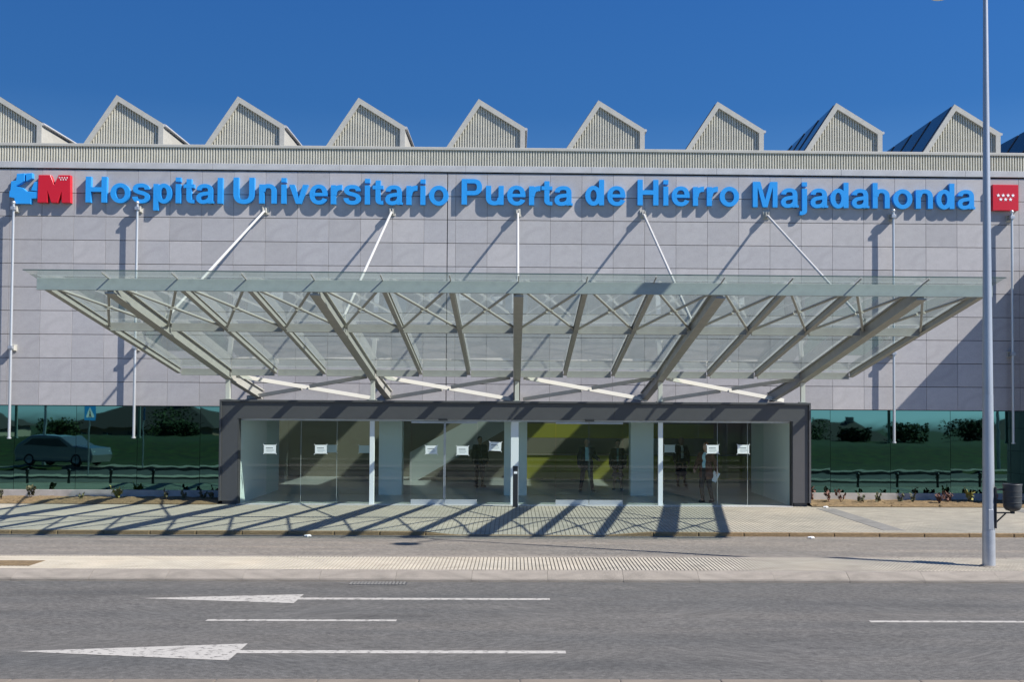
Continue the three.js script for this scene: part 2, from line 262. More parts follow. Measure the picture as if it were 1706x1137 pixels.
// sawtooth roof monitors
const MZ = -1.6, MB = -12.2, MP = 3.73, MX = -1.235, MY = 12.36, RB = 9.9;
{
  const L0 = -.93, LY = -1.425, E1 = 1.45, EY = -.89;                       // left slope and eave relative to the peak
  const xb = (RB - MY) / (LY / L0);                                          // where the left slope meets the roof
  const topY = (x) => x < 0 ? MY + x * (LY / L0) : MY + x * (EY / E1);
  const clad = ribSheet(xb + .12, E1 - .02, .0795, .055, () => RB, (x) => Math.max(RB, topY(x) - (x < 0 ? .12 : .10)), MZ);
  const plate = (a, b, w, z0, z1) => { const d = new THREE.Vector2(b[0] - a[0], b[1] - a[1]).normalize(), n = new THREE.Vector2(d.y, -d.x).multiplyScalar(w); const s = new THREE.Shape([new THREE.Vector2(...a), new THREE.Vector2(...b), new THREE.Vector2(b[0] + n.x, b[1] + n.y), new THREE.Vector2(a[0] + n.x, a[1] + n.y)]); const g = new THREE.ExtrudeGeometry(s, { depth: z1 - z0, bevelEnabled: false }); g.translate(0, 0, z0); return metric(g); };
  const tw = .15;
  // mitred gable trim
  const k1 = LY / L0, k2 = EY / E1, n1 = Math.hypot(1, k1) * tw, n2 = Math.hypot(1, k2) * tw;
  const innerPeakX = (n1 - n2) / (k1 - k2), innerPeakY = MY + k1 * innerPeakX - n1;
  const eaveInY = MY + k2 * (E1 - tw) - n2;
  const trimShape = new THREE.Shape([[xb, RB], [0, MY], [E1, MY + EY], [E1, RB], [E1 - tw, RB], [E1 - tw, eaveInY], [innerPeakX, innerPeakY], [xb + n1 / k1, RB]].map((p) => new THREE.Vector2(...p)));
  const trim = metric(new THREE.ExtrudeGeometry(trimShape, { depth: .13, bevelEnabled: false }).translate(0, 0, MZ));
  const addedRoofLight = (() => { const L = Math.hypot(E1, EY), q = new THREE.PlaneGeometry(L, MZ - MB - .01); q.rotateX(-Math.PI / 2); q.rotateZ(Math.atan2(EY, E1)); q.translate(E1 / 2, MY + EY / 2 - .02, (MZ + MB) / 2); return q; })();  // unseen right slope, glazing added to let sun into the hall
  const eaveWall = bx(E1 - .04, E1 - .004, RB, MY + EY - .06, MB, MZ - .002);
  const gutter = rod([E1 + .03, MY + EY - .04, MB], [E1 + .03, MY + EY - .04, MZ + .12], .045, .045, 8);
  const backGable = new THREE.ShapeGeometry(new THREE.Shape([[xb, RB], [0, MY], [E1, MY + EY], [E1, RB]].map((p) => new THREE.Vector2(...p)))).translate(0, 0, MB);
  const frame = [], panes = []; const N = 6, zl = (MZ - .05 - MB) / N;
  const dirL = [L0 / Math.hypot(L0, LY), LY / Math.hypot(L0, LY)], LL = Math.hypot(xb, MY - RB);
  for (let i = 0; i <= N; i++) { const z = MB + i * zl; frame.push(bar([-.02, MY - .05, z], [xb + .02, RB, z], .06, .07, [-1, 1, 0])); }
  for (let i = 0; i < N; i++) { const g = new THREE.PlaneGeometry(zl - .06, LL); g.rotateY(-Math.PI / 2); const q = new THREE.Quaternion().setFromAxisAngle(new THREE.Vector3(0, 0, 1), -Math.atan2(-xb, MY - RB)); g.applyQuaternion(q); g.translate(xb / 2, (MY + RB) / 2, MB + (i + .5) * zl); panes.push(g); }
  for (let k = -5; k <= 5; k++) {
    const x = MX + k * MP; const m = part('roof_monitor', clad, M.cladding, hospital); m.position.x = x;
    part('gable_trim', trim, M.trim, m); part('added_roof_light', addedRoofLight, M.addedRoofGlass, m); part('eave_wall', eaveWall, M.trim, m); part('gutter', gutter, M.flashing, m); part('back_gable', backGable, M.trim, m);
    for (const f of frame) part('glazing_bar', f, M.portalDark, m); for (const p of panes) part('roof_pane', p, M.northGlass, m);
  }
  const strips = [bx(-24, XR, RB - .12, RB, -1.6, -.32)];
  for (let k = -6; k <= 5; k++) { const a = k === -6 ? -24 : MX + k * MP + E1 - .03, b = k === 5 ? XR : MX + (k + 1) * MP + xb + .03; if (b > a) strips.push(bx(a, b, RB - .12, RB - .003, MB, -1.6)); }
  part('roof', strips, M.flashing, hospital);
  part('rear_wall', [bx(-24, XR, -.3, RB, MB - .2, MB), bx(-24, -23.8, -.3, RB, MB, -.32), bx(XR - .2, XR, 7.16, RB, MB, -.32)], M.white, hospital);
}

// ───────────── wing that stands forward beyond the right edge and shades the wall ─────────────
{
  const w = thing('hospital_wing', 'grey granite wing standing forward of the long facade beside its green glass', 'building', [XE, 0, 0]);
  part('wall', bx(0, 9, -.3, 7.13, -12, 1.87), M.joint, w);
  const gx = metric(new THREE.BoxGeometry(.03, ROW - .014, .92)), gz = metric(new THREE.BoxGeometry(.92, ROW - .014, .03));
  for (let r = 0; r < 10; r++) { const y = .12 + (r + .5) * ROW; for (let i = 0; i < 2; i++) { const m = part('granite_slab', gx, M.granite[(r + i) % 4], w); m.position.set(-.015, y, 1.41 - i * .935); } for (let i = 0; i < 9; i++) { const m = part('granite_slab', gz, M.granite[(r + i) % 4], w); m.position.set(.5 + i * .93, y, 1.885); } }
  part('coping', rbx(-.03, 9, 7.08, 7.13 + .004, -12, 1.91, .01), M.trim, w);
}

// ───────────── sign lettering (drawn after a bold grotesque) ─────────────
const V2 = (x, y) => new THREE.Vector2(x, y);
function strokeShape(build, w, h, n = 14) {           // thick line: w across uprights, h across horizontals
  const p = new THREE.Path(); build(p); const pts = [], tan = [];
  for (const c of p.curves) { const m = c.isLineCurve ? 1 : n; for (let i = pts.length ? 1 : 0; i <= m; i++) { pts.push(c.getPoint(i / m)); tan.push(c.getTangent(i / m)); } }
  const L = [], Rr = []; pts.forEach((q, i) => { const t = tan[i], nx = -t.y, ny = t.x; L.push(V2(q.x + nx * w / 2, q.y + ny * h / 2)); Rr.push(V2(q.x - nx * w / 2, q.y - ny * h / 2)); });
  const s = new THREE.Shape([...L, ...Rr.reverse()]); return s;
}
const poly = (...a) => new THREE.Shape(a.map(([x, y]) => V2(x, y)));
const rect = (x0, x1, y0, y1) => poly([x0, y0], [x1, y0], [x1, y1], [x0, y1]);
function ring(cx, cy, rx, ry, w, h) { const s = new THREE.Shape(); s.absellipse(cx, cy, rx + w / 2, ry + h / 2, 0, 2 * Math.PI, false); const hole = new THREE.Path(); hole.absellipse(cx, cy, rx - w / 2, ry - h / 2, 0, 2 * Math.PI, true); s.holes.push(hole); return s; }
const SW = 140, SH = 112;
const G = {
  H: [722, () => [poly([69, 0], [214, 0], [214, 300], [508, 300], [508, 0], [653, 0], [653, 718], [508, 718], [508, 425], [214, 425], [214, 718], [69, 718])]],
  U: [722, () => [strokeShape((p) => { p.moveTo(142, 718); p.lineTo(142, 270); p.bezierCurveTo(142, 110, 220, 44, 361, 44); p.bezierCurveTo(502, 44, 580, 110, 580, 270); p.lineTo(580, 718); }, 146, 122)]],
  P: [667, () => [rect(73, 219, 0, 717), strokeShape((p) => { p.moveTo(200, 657); p.lineTo(395, 657); p.bezierCurveTo(510, 657, 556, 590, 556, 490); p.bezierCurveTo(556, 390, 510, 322, 395, 322); p.lineTo(200, 322); }, 140, 120)]],
  M: [833, () => [poly([69, 718], [278, 718], [417, 210], [556, 718], [764, 718], [764, 0], [630, 0], [630, 565], [483, 0], [350, 0], [203, 565], [203, 0], [69, 0])]],
  o: [611, () => [ring(306, 266, 202, 222, SW, SH + 4)]],
  s: [556, () => [strokeShape((p) => { p.moveTo(440, 372); p.bezierCurveTo(436, 455, 380, 490, 272, 490); p.bezierCurveTo(165, 490, 112, 450, 112, 392); p.bezierCurveTo(112, 325, 180, 305, 278, 283); p.bezierCurveTo(390, 258, 448, 225, 448, 158); p.bezierCurveTo(448, 85, 385, 42, 278, 42); p.bezierCurveTo(165, 42, 104, 92, 100, 172); }, 138, 108)]],
  p: [611, () => [rect(62, 202, -207, 531), ring(352, 266, 155, 222, SW, SH + 4)]],
  d: [611, () => [rect(409, 549, 0, 717), ring(259, 266, 155, 222, SW, SH + 4)]],
  i: [278, () => [rect(69, 209, 0, 532), rect(69, 209, 600, 718)]],
  l: [278, () => [rect(69, 209, 0, 718)]],
  j: [278, () => [strokeShape((p) => { p.moveTo(139, 532); p.lineTo(139, -80); p.bezierCurveTo(139, -140, 110, -158, 3, -156); }, SW, 108), rect(69, 209, 600, 718)]],
  t: [333, () => [strokeShape((p) => { p.moveTo(160, 676); p.lineTo(160, 150); p.bezierCurveTo(160, 66, 190, 48, 309, 50); }, SW, 100), rect(10, 309, 428, 531)]],
  a: [556, () => [strokeShape((p) => { p.moveTo(427, 0); p.lineTo(427, 340); p.bezierCurveTo(427, 450, 375, 490, 268, 490); p.bezierCurveTo(165, 490, 112, 450, 106, 368); }, 136, 108), strokeShape((p) => { p.moveTo(420, 315); p.bezierCurveTo(395, 280, 300, 280, 225, 264); p.bezierCurveTo(140, 248, 98, 212, 98, 150); p.bezierCurveTo(98, 84, 143, 42, 214, 42); p.bezierCurveTo(320, 42, 425, 95, 425, 205); }, 130, 104), rect(430, 527, 0, 62)]],
  n: [611, () => [rect(65, 205, 0, 531), strokeShape((p) => { p.moveTo(160, 330); p.bezierCurveTo(165, 435, 215, 490, 315, 490); p.bezierCurveTo(425, 490, 476, 430, 476, 325); p.lineTo(476, 0); }, SW, SH)]],
  h: [611, () => [rect(65, 205, 0, 717), strokeShape((p) => { p.moveTo(160, 330); p.bezierCurveTo(165, 435, 215, 490, 315, 490); p.bezierCurveTo(425, 490, 476, 430, 476, 325); p.lineTo(476, 0); }, SW, SH)]],
  u: [611, () => [rect(406, 546, 0, 531), strokeShape((p) => { p.moveTo(451, 202); p.bezierCurveTo(446, 97, 396, 42, 296, 42); p.bezierCurveTo(186, 42, 135, 102, 135, 207); p.lineTo(135, 532); }, SW, SH)]],
  v: [556, () => [poly([10, 532], [162, 532], [280, 165], [394, 532], [546, 532], [352, 0], [204, 0])]],
  e: [556, () => [strokeShape((p) => { p.moveTo(452, 150); p.bezierCurveTo(430, 82, 372, 42, 288, 42); p.bezierCurveTo(165, 42, 96, 128, 96, 266); p.bezierCurveTo(96, 402, 165, 490, 282, 490); p.bezierCurveTo(400, 490, 462, 405, 458, 222); }, 136, 108), rect(110, 526, 222, 312)]],
  r: [389, () => [rect(64, 204, 0, 531), strokeShape((p) => { p.moveTo(152, 250); p.bezierCurveTo(158, 400, 220, 474, 373, 470); }, SW, 142)]],
};
const sign = thing('hospital_sign', 'row of bright blue raised letters spelling the hospital name across the granite wall', 'sign');
const LD = .14;
function letter(ch, x, y, em, em2, parent, mat) {
  const gs = G[ch][1]().map((s, k) => { const g = new THREE.ExtrudeGeometry(s, { depth: 1, bevelEnabled: false, curveSegments: 20 }); g.scale(em / 1000, em2 / 1000, LD + .002 * k); return g; });
  const m = part('letter', gs, mat, parent); m.position.set(x, y, .002); return m;
}
for (const [word, x0, x1, y] of [['Hospital', -12.705, -8.7, 8.715], ['Universitario', -8.384, -2.056, 8.73], ['Puerta', -1.667, 1.624, 8.755], ['de', 1.998, 3.193, 8.77], ['Hierro', 3.55, 6.574, 8.78], ['Majadahonda', 6.986, 13.646, 8.755]]) {
  let sum = 0; for (const c of word) sum += G[c][0]; const ls = { H: 69, U: 69, P: 73, d: 34, M: 69 }[word[0]], rs = { l: 69, o: 34, a: 30, e: 30 }[word.at(-1)]; const em = (x1 - x0) / (sum - ls - rs); let x = x0 - ls * em;
  for (const c of word) { letter(c, x, y, em * 1000, 1.06, sign, M.blue); x += G[c][0] * em; }
}
const extr = (shapes, d) => shapes.map((s, k) => new THREE.ExtrudeGeometry(s, { depth: d + .002 * k, bevelEnabled: true, bevelSize: .008, bevelThickness: .008, bevelSegments: 1, curveSegments: 8 }));
{ // cross emblem
  const e = thing('cross_emblem', 'bright blue broken cross emblem beside the red letter on the granite wall', 'emblem', [-14.93, 8.647, .002]);
  const q = (x, y) => [(x - 195) / 600 * .86, (700 - y) / 545 * .90];
  part('cross', extr([poly(q(232, 300), q(335, 285), q(345, 165), q(495, 155), q(495, 285), q(320, 385), q(470, 415), q(545, 478), q(780, 488), q(775, 592), q(640, 600), q(628, 692), q(318, 692), q(305, 592), q(200, 575), q(200, 480), q(222, 455))], .13), M.blue, e);
  part('cross_arm', extr([poly(q(530, 155), q(650, 150), q(655, 235), q(535, 290))], .13), M.blue, e);
  part('cross_tip', extr([poly(q(640, 450), q(700, 310), q(785, 300), q(785, 470))], .13), M.blue, e);
}
const starGeo = (r) => { const s = new THREE.Shape(); for (let i = 0; i < 10; i++) { const a = Math.PI / 2 + i * Math.PI / 5, k = i % 2 ? r * .42 : r; i ? s.lineTo(Math.cos(a) * k, Math.sin(a) * k) : s.moveTo(Math.cos(a) * k, Math.sin(a) * k); } return new THREE.ExtrudeGeometry(s, { depth: .006, bevelEnabled: false }); };
{ // red M emblem
  const e = thing('red_letter_emblem', 'heavy red capital letter M with tiny white stars beside the blue cross', 'emblem', [-14.09, 8.70, .002]);
  const w = .95, h = .80, q = (x, y) => [x * w, y * h];
  const m = part('letter', extr([poly(q(0, 0), q(.02, 1), q(.37, 1), q(.50, .62), q(.63, 1), q(.98, 1), q(1, 0), q(.74, 0), q(.73, .42), q(.60, 0), q(.42, 0), q(.29, .45), q(.29, 0))], .15), M.red, e);
  const sg = starGeo(.026); for (const [r, n] of [[0, 4], [1, 3]]) for (let i = 0; i < n; i++) { const s = part('star', sg, M.signWhite, m); s.position.set(w * (.66 + (i + r * .5) * .078), h * (.915 - r * .075), .159); }
}
{ // red square with seven stars
  const e = thing('star_panel', 'square red wall panel with seven white stars in two rows', 'emblem', [14.17, 8.72, .002]);
  const m = part('panel', rbx(0, .78, 0, .78, 0, .14, .012), M.red, e);
  const sg = starGeo(.062); for (const [r, n] of [[0, 4], [1, 3]]) for (let i = 0; i < n; i++) { const s = part('star', sg, M.signWhite, m); s.position.set(.17 + (i + r * .5) * .147, .455 - r * .12, .1405); }
}

// ───────────── flag poles on the wall ─────────────
{
  const src = thing('flag_pole', '', 'flag pole', [-14.76, 0, 0], 0, 'flag poles fixed to the granite wall');
  part('pole', [rod([0, 1.80, .215], [0, 8.66, .215], .041, .036, 14), new THREE.SphereGeometry(.055, 12, 8).translate(0, 8.67, .215), rod([0, 1.76, .215], [0, 1.80, .215], .06, .06, 14)], M.stainless, src);
  for (const y of [8.50, 4.42]) { const b = part('bracket', [rbx(-.09, .09, y - .10, y + .10, 0, .035, .006), rbx(-.075, .075, y - .08, y - .065, .035, .18, .003), rbx(-.075, .075, y + .065, y + .08, .035, .18, .003), rbx(.055, .07, y - .064, y + .064, .035, .17, .003)], M.trim, src); part('clamp', rbx(-.065, .065, y - .05, y + .05, .14, .285, .01), M.galvanised, b); }
  src.userData.label = 'steel flag pole on the wall below the blue cross emblem';
  dup(src, [-11.16, .03, 0], 0, 'steel flag pole on the wall below the first word of the sign');
  dup(src, [11.16, 0, 0], 0, 'steel flag pole on the wall below the last word of the sign');
  dup(src, [14.71, 0, 0], 0, 'steel flag pole on the wall below the red star panel');
}

// ───────────── glass canopy ─────────────
const CS = 4.045, BX = CS / 3, ZF = 10.82, ZM = 7.10, ZB = 1.62, SL = .156;
const glassY = (z) => 5.255 + SL * (z - ZF);                   // underside of the glass
{
  const c = thing('entrance_canopy', 'wide sloping glass and steel canopy hung over the hospital entrance', 'canopy');
  const HW = 7 * BX;
  for (let i = -7; i <= 7; i++) {
    const x = i * BX, mainB = i % 3 === 0 && Math.abs(i) < 7;
    if (mainB) {
      const b = part('main_beam', ibeam([x, glassY(ZF - .05) - .165, ZF - .05], [x, glassY(ZB - .2) - .165, ZB - .2], .20, .29, .03, .09), M.steel, c);
      part('beam_foot', ibeam([x, glassY(ZB - .2) - .17, ZB - .19], [i / 3 * 3.76, 3.09, .06], .19, .28, .03, .09), M.steel, b);
    }
    else part('rafter', ibeam([x, glassY(ZF - .05) - .095, ZF - .05], [x, glassY(ZB) - .095, ZB], Math.abs(i) === 7 ? .12 : .10, .15, .018, .05), M.steel, c);
  }
  part('fascia', rbx(-HW - .07, HW + .07, glassY(ZF) - .255, glassY(ZF) - .015, ZF - .045, ZF + .01, .006), M.fascia, c);
  const cross = (z, h) => { for (let i = -7; i < 7; i++) { const a = i * BX + (i % 3 === 0 && i !== -7 ? .105 : .055), b = (i + 1) * BX - ((i + 1) % 3 === 0 && i !== 6 ? .105 : .055); part('purlin', [rbx(a, b, glassY(z) - .05 - h, glassY(z) - .03, z - .05, z + .03, .004), rbx(a, b, glassY(z) - .07 - h, glassY(z) - .05 - h, z - .06, z + .07, .003)], M.steel, c); } };
  cross(ZM, .15); cross(ZB, .15);
  // glass sheets
  for (let i = -7; i < 7; i++) for (const [za, zb] of [[ZB - .12, ZM - .01], [ZM + .01, ZF + .47]]) {
    const a = i * BX - (i === -7 ? .14 : -.008), b = (i + 1) * BX + (i === 6 ? .14 : -.008);
    const g = new THREE.PlaneGeometry(b - a, Math.hypot(zb - za, SL * (zb - za))); g.rotateX(-Math.PI / 2 - Math.atan(SL)); g.translate((a + b) / 2, (glassY(za) + glassY(zb)) / 2 + .012, (za + zb) / 2);
    part('glass_sheet', metric(g), M.canopyGlass, c);
  }
  // front edge bead and point fixings at the sheet joints
  part('edge_bead', bar([-HW - .14, glassY(ZF + .475) + .01, ZF + .475], [HW + .14, glassY(ZF + .475) + .01, ZF + .475], .014, .02), M.edge, c);
  for (let i = -6; i <= 6; i++) { part('glass_arm', bar([i * BX, glassY(ZF + .005) - .015, ZF + .012], [i * BX, glassY(ZF + .40) - .012, ZF + .40], .022, .024), M.steel, c); }
  // crossed rods in every front bay
  const yR = (z) => glassY(z) - .12;
  for (let i = -7; i < 7; i++) {
    const x0 = i * BX + .06, x1 = (i + 1) * BX - .06, za = ZF - .12, zb = ZM + .12, xm = (x0 + x1) / 2, zm = (za + zb) / 2;
    part('brace_rod', rod([x0, yR(za), za], [x1, yR(zb), zb], .030), M.steel, c);
    part('brace_rod', [rod([x1, yR(za), za], [xm + .05, yR(zm + .12), zm + .12], .030), rod([xm - .05, yR(zm - .12), zm - .12], [x0, yR(zb), zb], .030)], M.steel, c);
    part('brace_node', new THREE.CylinderGeometry(.085, .085, .05, 14).translate(xm, yR(zm), zm), M.steel, c);
  }
  // crossed flats between the main beams over the entrance roof
  for (let m = -2; m < 2; m++) {
    const x0 = m * CS + .2, x1 = (m + 1) * CS - .2, za = ZB - .14, zb = .12, ya = glassY(za) - .2, yb = 2.98 + .02, xm = (x0 + x1) / 2, ym = (ya + yb) / 2, zm = (za + zb) / 2;
    part('cross_flat', bar([x0, ya, za], [x1, yb, zb], .09, .11), M.flatSteel, c);  // paler than the flat crossing it: sunlit look put into the colour
    part('cross_flat', [bar([x1, ya, za], [xm + .14, ym + .03, zm + .1], .09, .11), bar([xm - .14, ym - .03, zm - .1], [x0, yb, zb], .09, .11)], M.steel, c);
  }
  for (let m = -2; m <= 2; m++) {
    const x = m * CS, xw = m * 3.73 - (m === 2 ? .05 : 0) ;
    part('post', rbx(x - .06, x + .06, 2.925, glassY(ZB - .05) - .312, ZB - .11, ZB + .01, .006), M.flatSteel, c);
    part('base_plate', rbx(x - .11, x + .11, 2.927, 2.947, ZB - .16, ZB + .06, .004), M.steel, c);
    const t = part('tie_rod', rod([xw, 8.52, .12], [x, glassY(ZM) + .13, ZM - .02], .036, .036, 12), M.rodSteel, c);
    part('wall_anchor', [rbx(xw - .10, xw + .10, 8.42, 8.66, 0, .03, .005), rbx(xw - .05, xw - .03, 8.45, 8.6, .03, .2, .003), rbx(xw + .03, xw + .05, 8.45, 8.6, .03, .2, .003)], M.trim, t);
    part('clevis', [rbx(x - .05, x - .03, glassY(ZM), glassY(ZM) + .2, ZM - .1, ZM + .05, .004), rbx(x + .03, x + .05, glassY(ZM), glassY(ZM) + .2, ZM - .1, ZM + .05, .004)], M.steel, t);
  }
}

// ───────────── entrance portal with glazed front ─────────────
const ZG = 1.40, ZP = 1.71;
{
  const e = thing('entrance_portal', 'dark grey framed glass entrance box projecting under the canopy', 'entrance');
  part('roof_rim', rbx(-8.29, 8.29, 2.865, 2.925, .0, ZP, .006), M.portal, e);
  part('side_rim', rbx(-8.29, -8.235, .10, 2.864, .0, ZP, .006), M.portal, e); part('side_rim', rbx(8.235, 8.29, .10, 2.864, .0, ZP, .006), M.portal, e);
  for (let i = 0; i < 6; i++) { const w = 16.464 / 6; part('lintel_panel', rbx(-8.232 + i * w + .001, -8.232 + (i + 1) * w - .001, 2.40, 2.863, ZP - .12, ZP - .05, .003), M.portal, e); }
  for (const s of [-1, 1]) {
    const a = Math.min(s * 8.232, s * 7.79), b = Math.max(s * 8.232, s * 7.79);
    part('pier_panel', rbx(a, b, .10, 2.398, ZP - .12, ZP - .05, .003), M.portal, e);
    part('pier_base', rbx(a + .03, b - .03, -.02, .098, .05, ZP - .1, .003), M.portalDark, e);
    part('reveal', rbx(s > 0 ? 7.765 : -7.789, s > 0 ? 7.789 : -7.765, 0, 2.398, ZG - .03, ZP - .06, .003), M.portalDark, e);
    part('side_lining', bx(s > 0 ? 7.80 : -8.0, s > 0 ? 8.0 : -7.80, 0, 2.45, -3.9, ZG - .04), M.white, e);
  }
  part('soffit', bx(-8.22, 8.22, 2.41, 2.47, -3.6, ZP - .13), M.white, e);
  part('head_rail', rbx(-7.76, 7.76, 2.345, 2.40, ZG - .03, ZG + .03, .004), M.galvanised, e);
  const mull = [[-4.07, .065], [-.05, .11], [4.08, .065]]; for (const [x, w] of mull) part('mullion', rbx(x - w, x + w, 0, 2.344, ZG - .06, ZG + .05, .006), M.column, e);
  const pane = (a, b) => part('glass_panel', metric(new THREE.PlaneGeometry(b - a - .012, 2.33).translate((a + b) / 2, 1.175, ZG)), M.clearGlass, e);
  for (const [a, b] of [[-7.76, -6.07], [-6.07, -5.06], [-5.06, -4.14], [-4.0, -2.98], [-1.10, -.16], [.06, 1.10], [3.02, 4.01], [4.15, 5.70], [5.70, 6.56], [6.56, 7.76]]) pane(a, b);
  for (const x of [-6.07, -5.06, 5.70, 6.56]) part('glass_joint', bx(x - .005, x + .005, .01, 2.34, ZG - .006, ZG + .006), M.fascia, e);
  for (const [a, b, hs] of [[-2.97, -2.03, 1], [-2.02, -1.11, -1], [1.11, 2.045, 1], [2.06, 3.01, -1]]) {
    const d = part('door_leaf', metric(new THREE.PlaneGeometry(b - a - .03, 2.18).translate((a + b) / 2, 1.24, ZG + .03)), M.clearGlass, e);
    part('bottom_rail', rbx(a, b, .012, .145, ZG + .005, ZG + .055, .006), M.stainless, d); part('top_rail', rbx(a, b, 2.29, 2.34, ZG + .031, ZG + .055, .004), M.galvanised, d);
    const xe = hs > 0 ? b - .012 : a + .012; part('edge_seal', rbx(xe - (a < 0 ? .011 : .004), xe + (a < 0 ? .011 : .004), .15, 2.288, ZG + .022, ZG + .04, .002), a < 0 ? M.galvanised : M.edge, d);
  }
  for (const x of [-2.06, 2.05]) part('door_sensor', rbx(x - .13, x + .13, 2.37, 2.43, ZP - .048, ZP + .03, .012), M.black, e);
  part('threshold', rbx(-7.78, 7.78, -.02, .012, ZG - .1, ZP + .05, .003), M.flashing, e);
  for (const [a, b] of [[-7.78, -4.3], [-3.55, -.36], [.36, 3.6], [4.3, 7.78]]) part('inner_glass', metric(new THREE.PlaneGeometry(b - a, 2.36).translate((a + b) / 2, 1.2, -2.0)), M.clearGlass, e);
}
// paper notices taped to the glass
{
  const cv = document.createElement('canvas'); cv.width = 128; cv.height = 96; const g = cv.getContext('2d'); g.fillStyle = '#fbfdfb'; g.fillRect(0, 0, 128, 96);
  g.fillStyle = '#5a666c'; let x = 22; for (const w of [12, 10, 15, 13, 11, 14]) { g.fillRect(x, 30, w - 2, 10); x += w; }       // print too small to read: grey runs only
  g.fillStyle = '#a3adb0'; g.fillRect(26, 52, 78, 4); g.fillRect(22, 63, 86, 4); g.fillRect(30, 74, 60, 3);
  const pt = new THREE.CanvasTexture(cv); pt.colorSpace = THREE.SRGBColorSpace;
  const pm = std([.80, .81, .80], .8, { map: pt }), back = std([.80, .81, .80], .8);
  const src = [];
  const put = (x, y, z, w, h, tilt, m, label, group) => { const t = tag(part('paper_notice', new THREE.BoxGeometry(w, h, .002), m, scene), label, 'notice', group); t.position.set(x, y, z); t.rotation.z = tilt; for (const [sx, sy] of [[-1, 1], [1, 1], [-1, -1], [1, -1]]) { const s = part('tape', new THREE.BoxGeometry(.05, .014, .001), back, t); s.position.set(sx * (w / 2 + .004), sy * (h / 2 + .004), .002); s.rotation.z = sx * sy * .78; } };
  put(-6.94, 1.535, ZG + .004, .34, .245, 0, pm, 'white printed notice taped to the end pane in front of a white wall', 'notices');
  put(-5.51, 1.54, ZG + .004, .33, .245, .01, pm, 'white printed notice taped to a glass pane beside two grey paper backs', 'notices');
  put(-2.40, 1.54, ZG + .036, .33, .235, .005, pm, 'white printed notice taped to the door leaf beside the lit door edge, stair side', 'notices');
  put(-1.52, 1.525, ZG + .036, .33, .25, -.005, pm, 'white printed notice taped to the door leaf in front of the stair foot', 'notices');
  put(-.60, 1.645, ZG + .004, .34, .25, -.05, pm, 'tilted white printed notice hung higher than the others beside the middle mullion', 'notices');
  put(5.57, 1.595, ZG + .006, .33, .24, .01, pm, 'white printed notice taped to the glass in front of the brown jacket', 'notices');
  put(6.44, 1.60, ZG + .004, .33, .25, 0, pm, 'white printed notice taped to the glass joint near the portal pier', 'notices');
  put(-5.76, 1.435, -1.992, .33, .24, 0, back, 'blank paper back taped to the inner glass, at the middle of the bay', 'paper backs');
  put(-4.75, 1.425, -1.992, .33, .24, 0, back, 'blank paper back taped to the inner glass beside the slim mullion', 'paper backs');
  put(4.82, 1.49, -1.992, .33, .24, 0, back, 'blank paper back taped to the inner glass beside a dark clothed person', 'paper backs');
}
// slim card reader post
{
  const t = thing('access_post', 'slim black post with a pale label standing before the middle mullion', 'post', [-.02, 0, 2.12]);
  part('body', rbx(-.075, .06, 0, 1.0, -.06, .06, .008), M.black, t); part('head', rbx(-.078, .063, 1.003, 1.13, -.062, .062, .01), M.darkPlastic, t);
  part('side_trim', rbx(.061, .078, .0, 1.12, -.05, .05, .004), M.stainless, t); part('label', rbx(-.05, .045, .92, .985, .061, .064, .001), M.signWhite, t);
}

// ───────────── entrance hall seen through the glass ─────────────
setting('hall_floor', bx(-12.6, 12.6, -.3, .0, -12.2, ZG - .1), M.floor);
part('hall_wall', [bx(-12.7, -12.5, 0, 9.7, -12.2, -.33), bx(12.5, 12.7, 0, 9.7, -12.2, -.33)], M.hallGrey, scene).userData = { kind: 'structure' };
part('hall_back_wall', bx(-12.5, 12.5, 0, 6, -12.15, -11.4), M.hallDark, scene).userData = { kind: 'structure' };
{
  const src = tag(part('hall_column', rbx(-.36, .36, 0, 2.408, -.28, .28, .01), M.column, scene), '', 'column', 'white columns inside the entrance'); src.position.set(-3.93, 0, -2.25);
  src.userData.label = 'white square column inside the entrance beside the stair';
  dup(src, [-.02, 0, -2.25], 0, 'white square column inside the entrance behind the middle mullion'); dup(src, [3.95, 0, -2.25], 0, 'white square column inside the entrance beside the standing people');
  const d = thing('reception_desk', 'long olive yellow reception desk with an olive overhead panel at the back of the hall', 'reception desk', [4.7, 0, -10.3]);
  part('front_panel', rbx(-4.3, 4.6, 0, .92, -.1, 0, .01), M.olive, d); part('worktop', rbx(-4.35, 4.65, .922, .96, -.8, .04, .008), M.hallDark, d); part('overhead_panel', rbx(-4.3, 3.0, 1.60, 2.15, -.1, 0, .01), M.olive, d); part('pillar', rbx(.55, .85, .962, 2.4, -.45, -.2, .01), M.hallGrey, d);
  const s = thing('staircase', 'hall staircase with a solid pale balustrade rising beside the white columns', 'staircase', [-4.0, 0, -9.2]);
  for (let i = 0; i < 18; i++) part('step', bx(i * .29, i * .29 + .32, i * .17, i * .17 + .17, -1.6, -.06), M.hallGrey, s);
  part('balustrade', new THREE.ExtrudeGeometry(poly([0, 0], [.3, 0], [5.3, 2.93], [5.3, 4.0], [0, 1.05]), { depth: .05, bevelEnabled: false }).translate(0, 0, -.05), M.hallGrey, s);
}

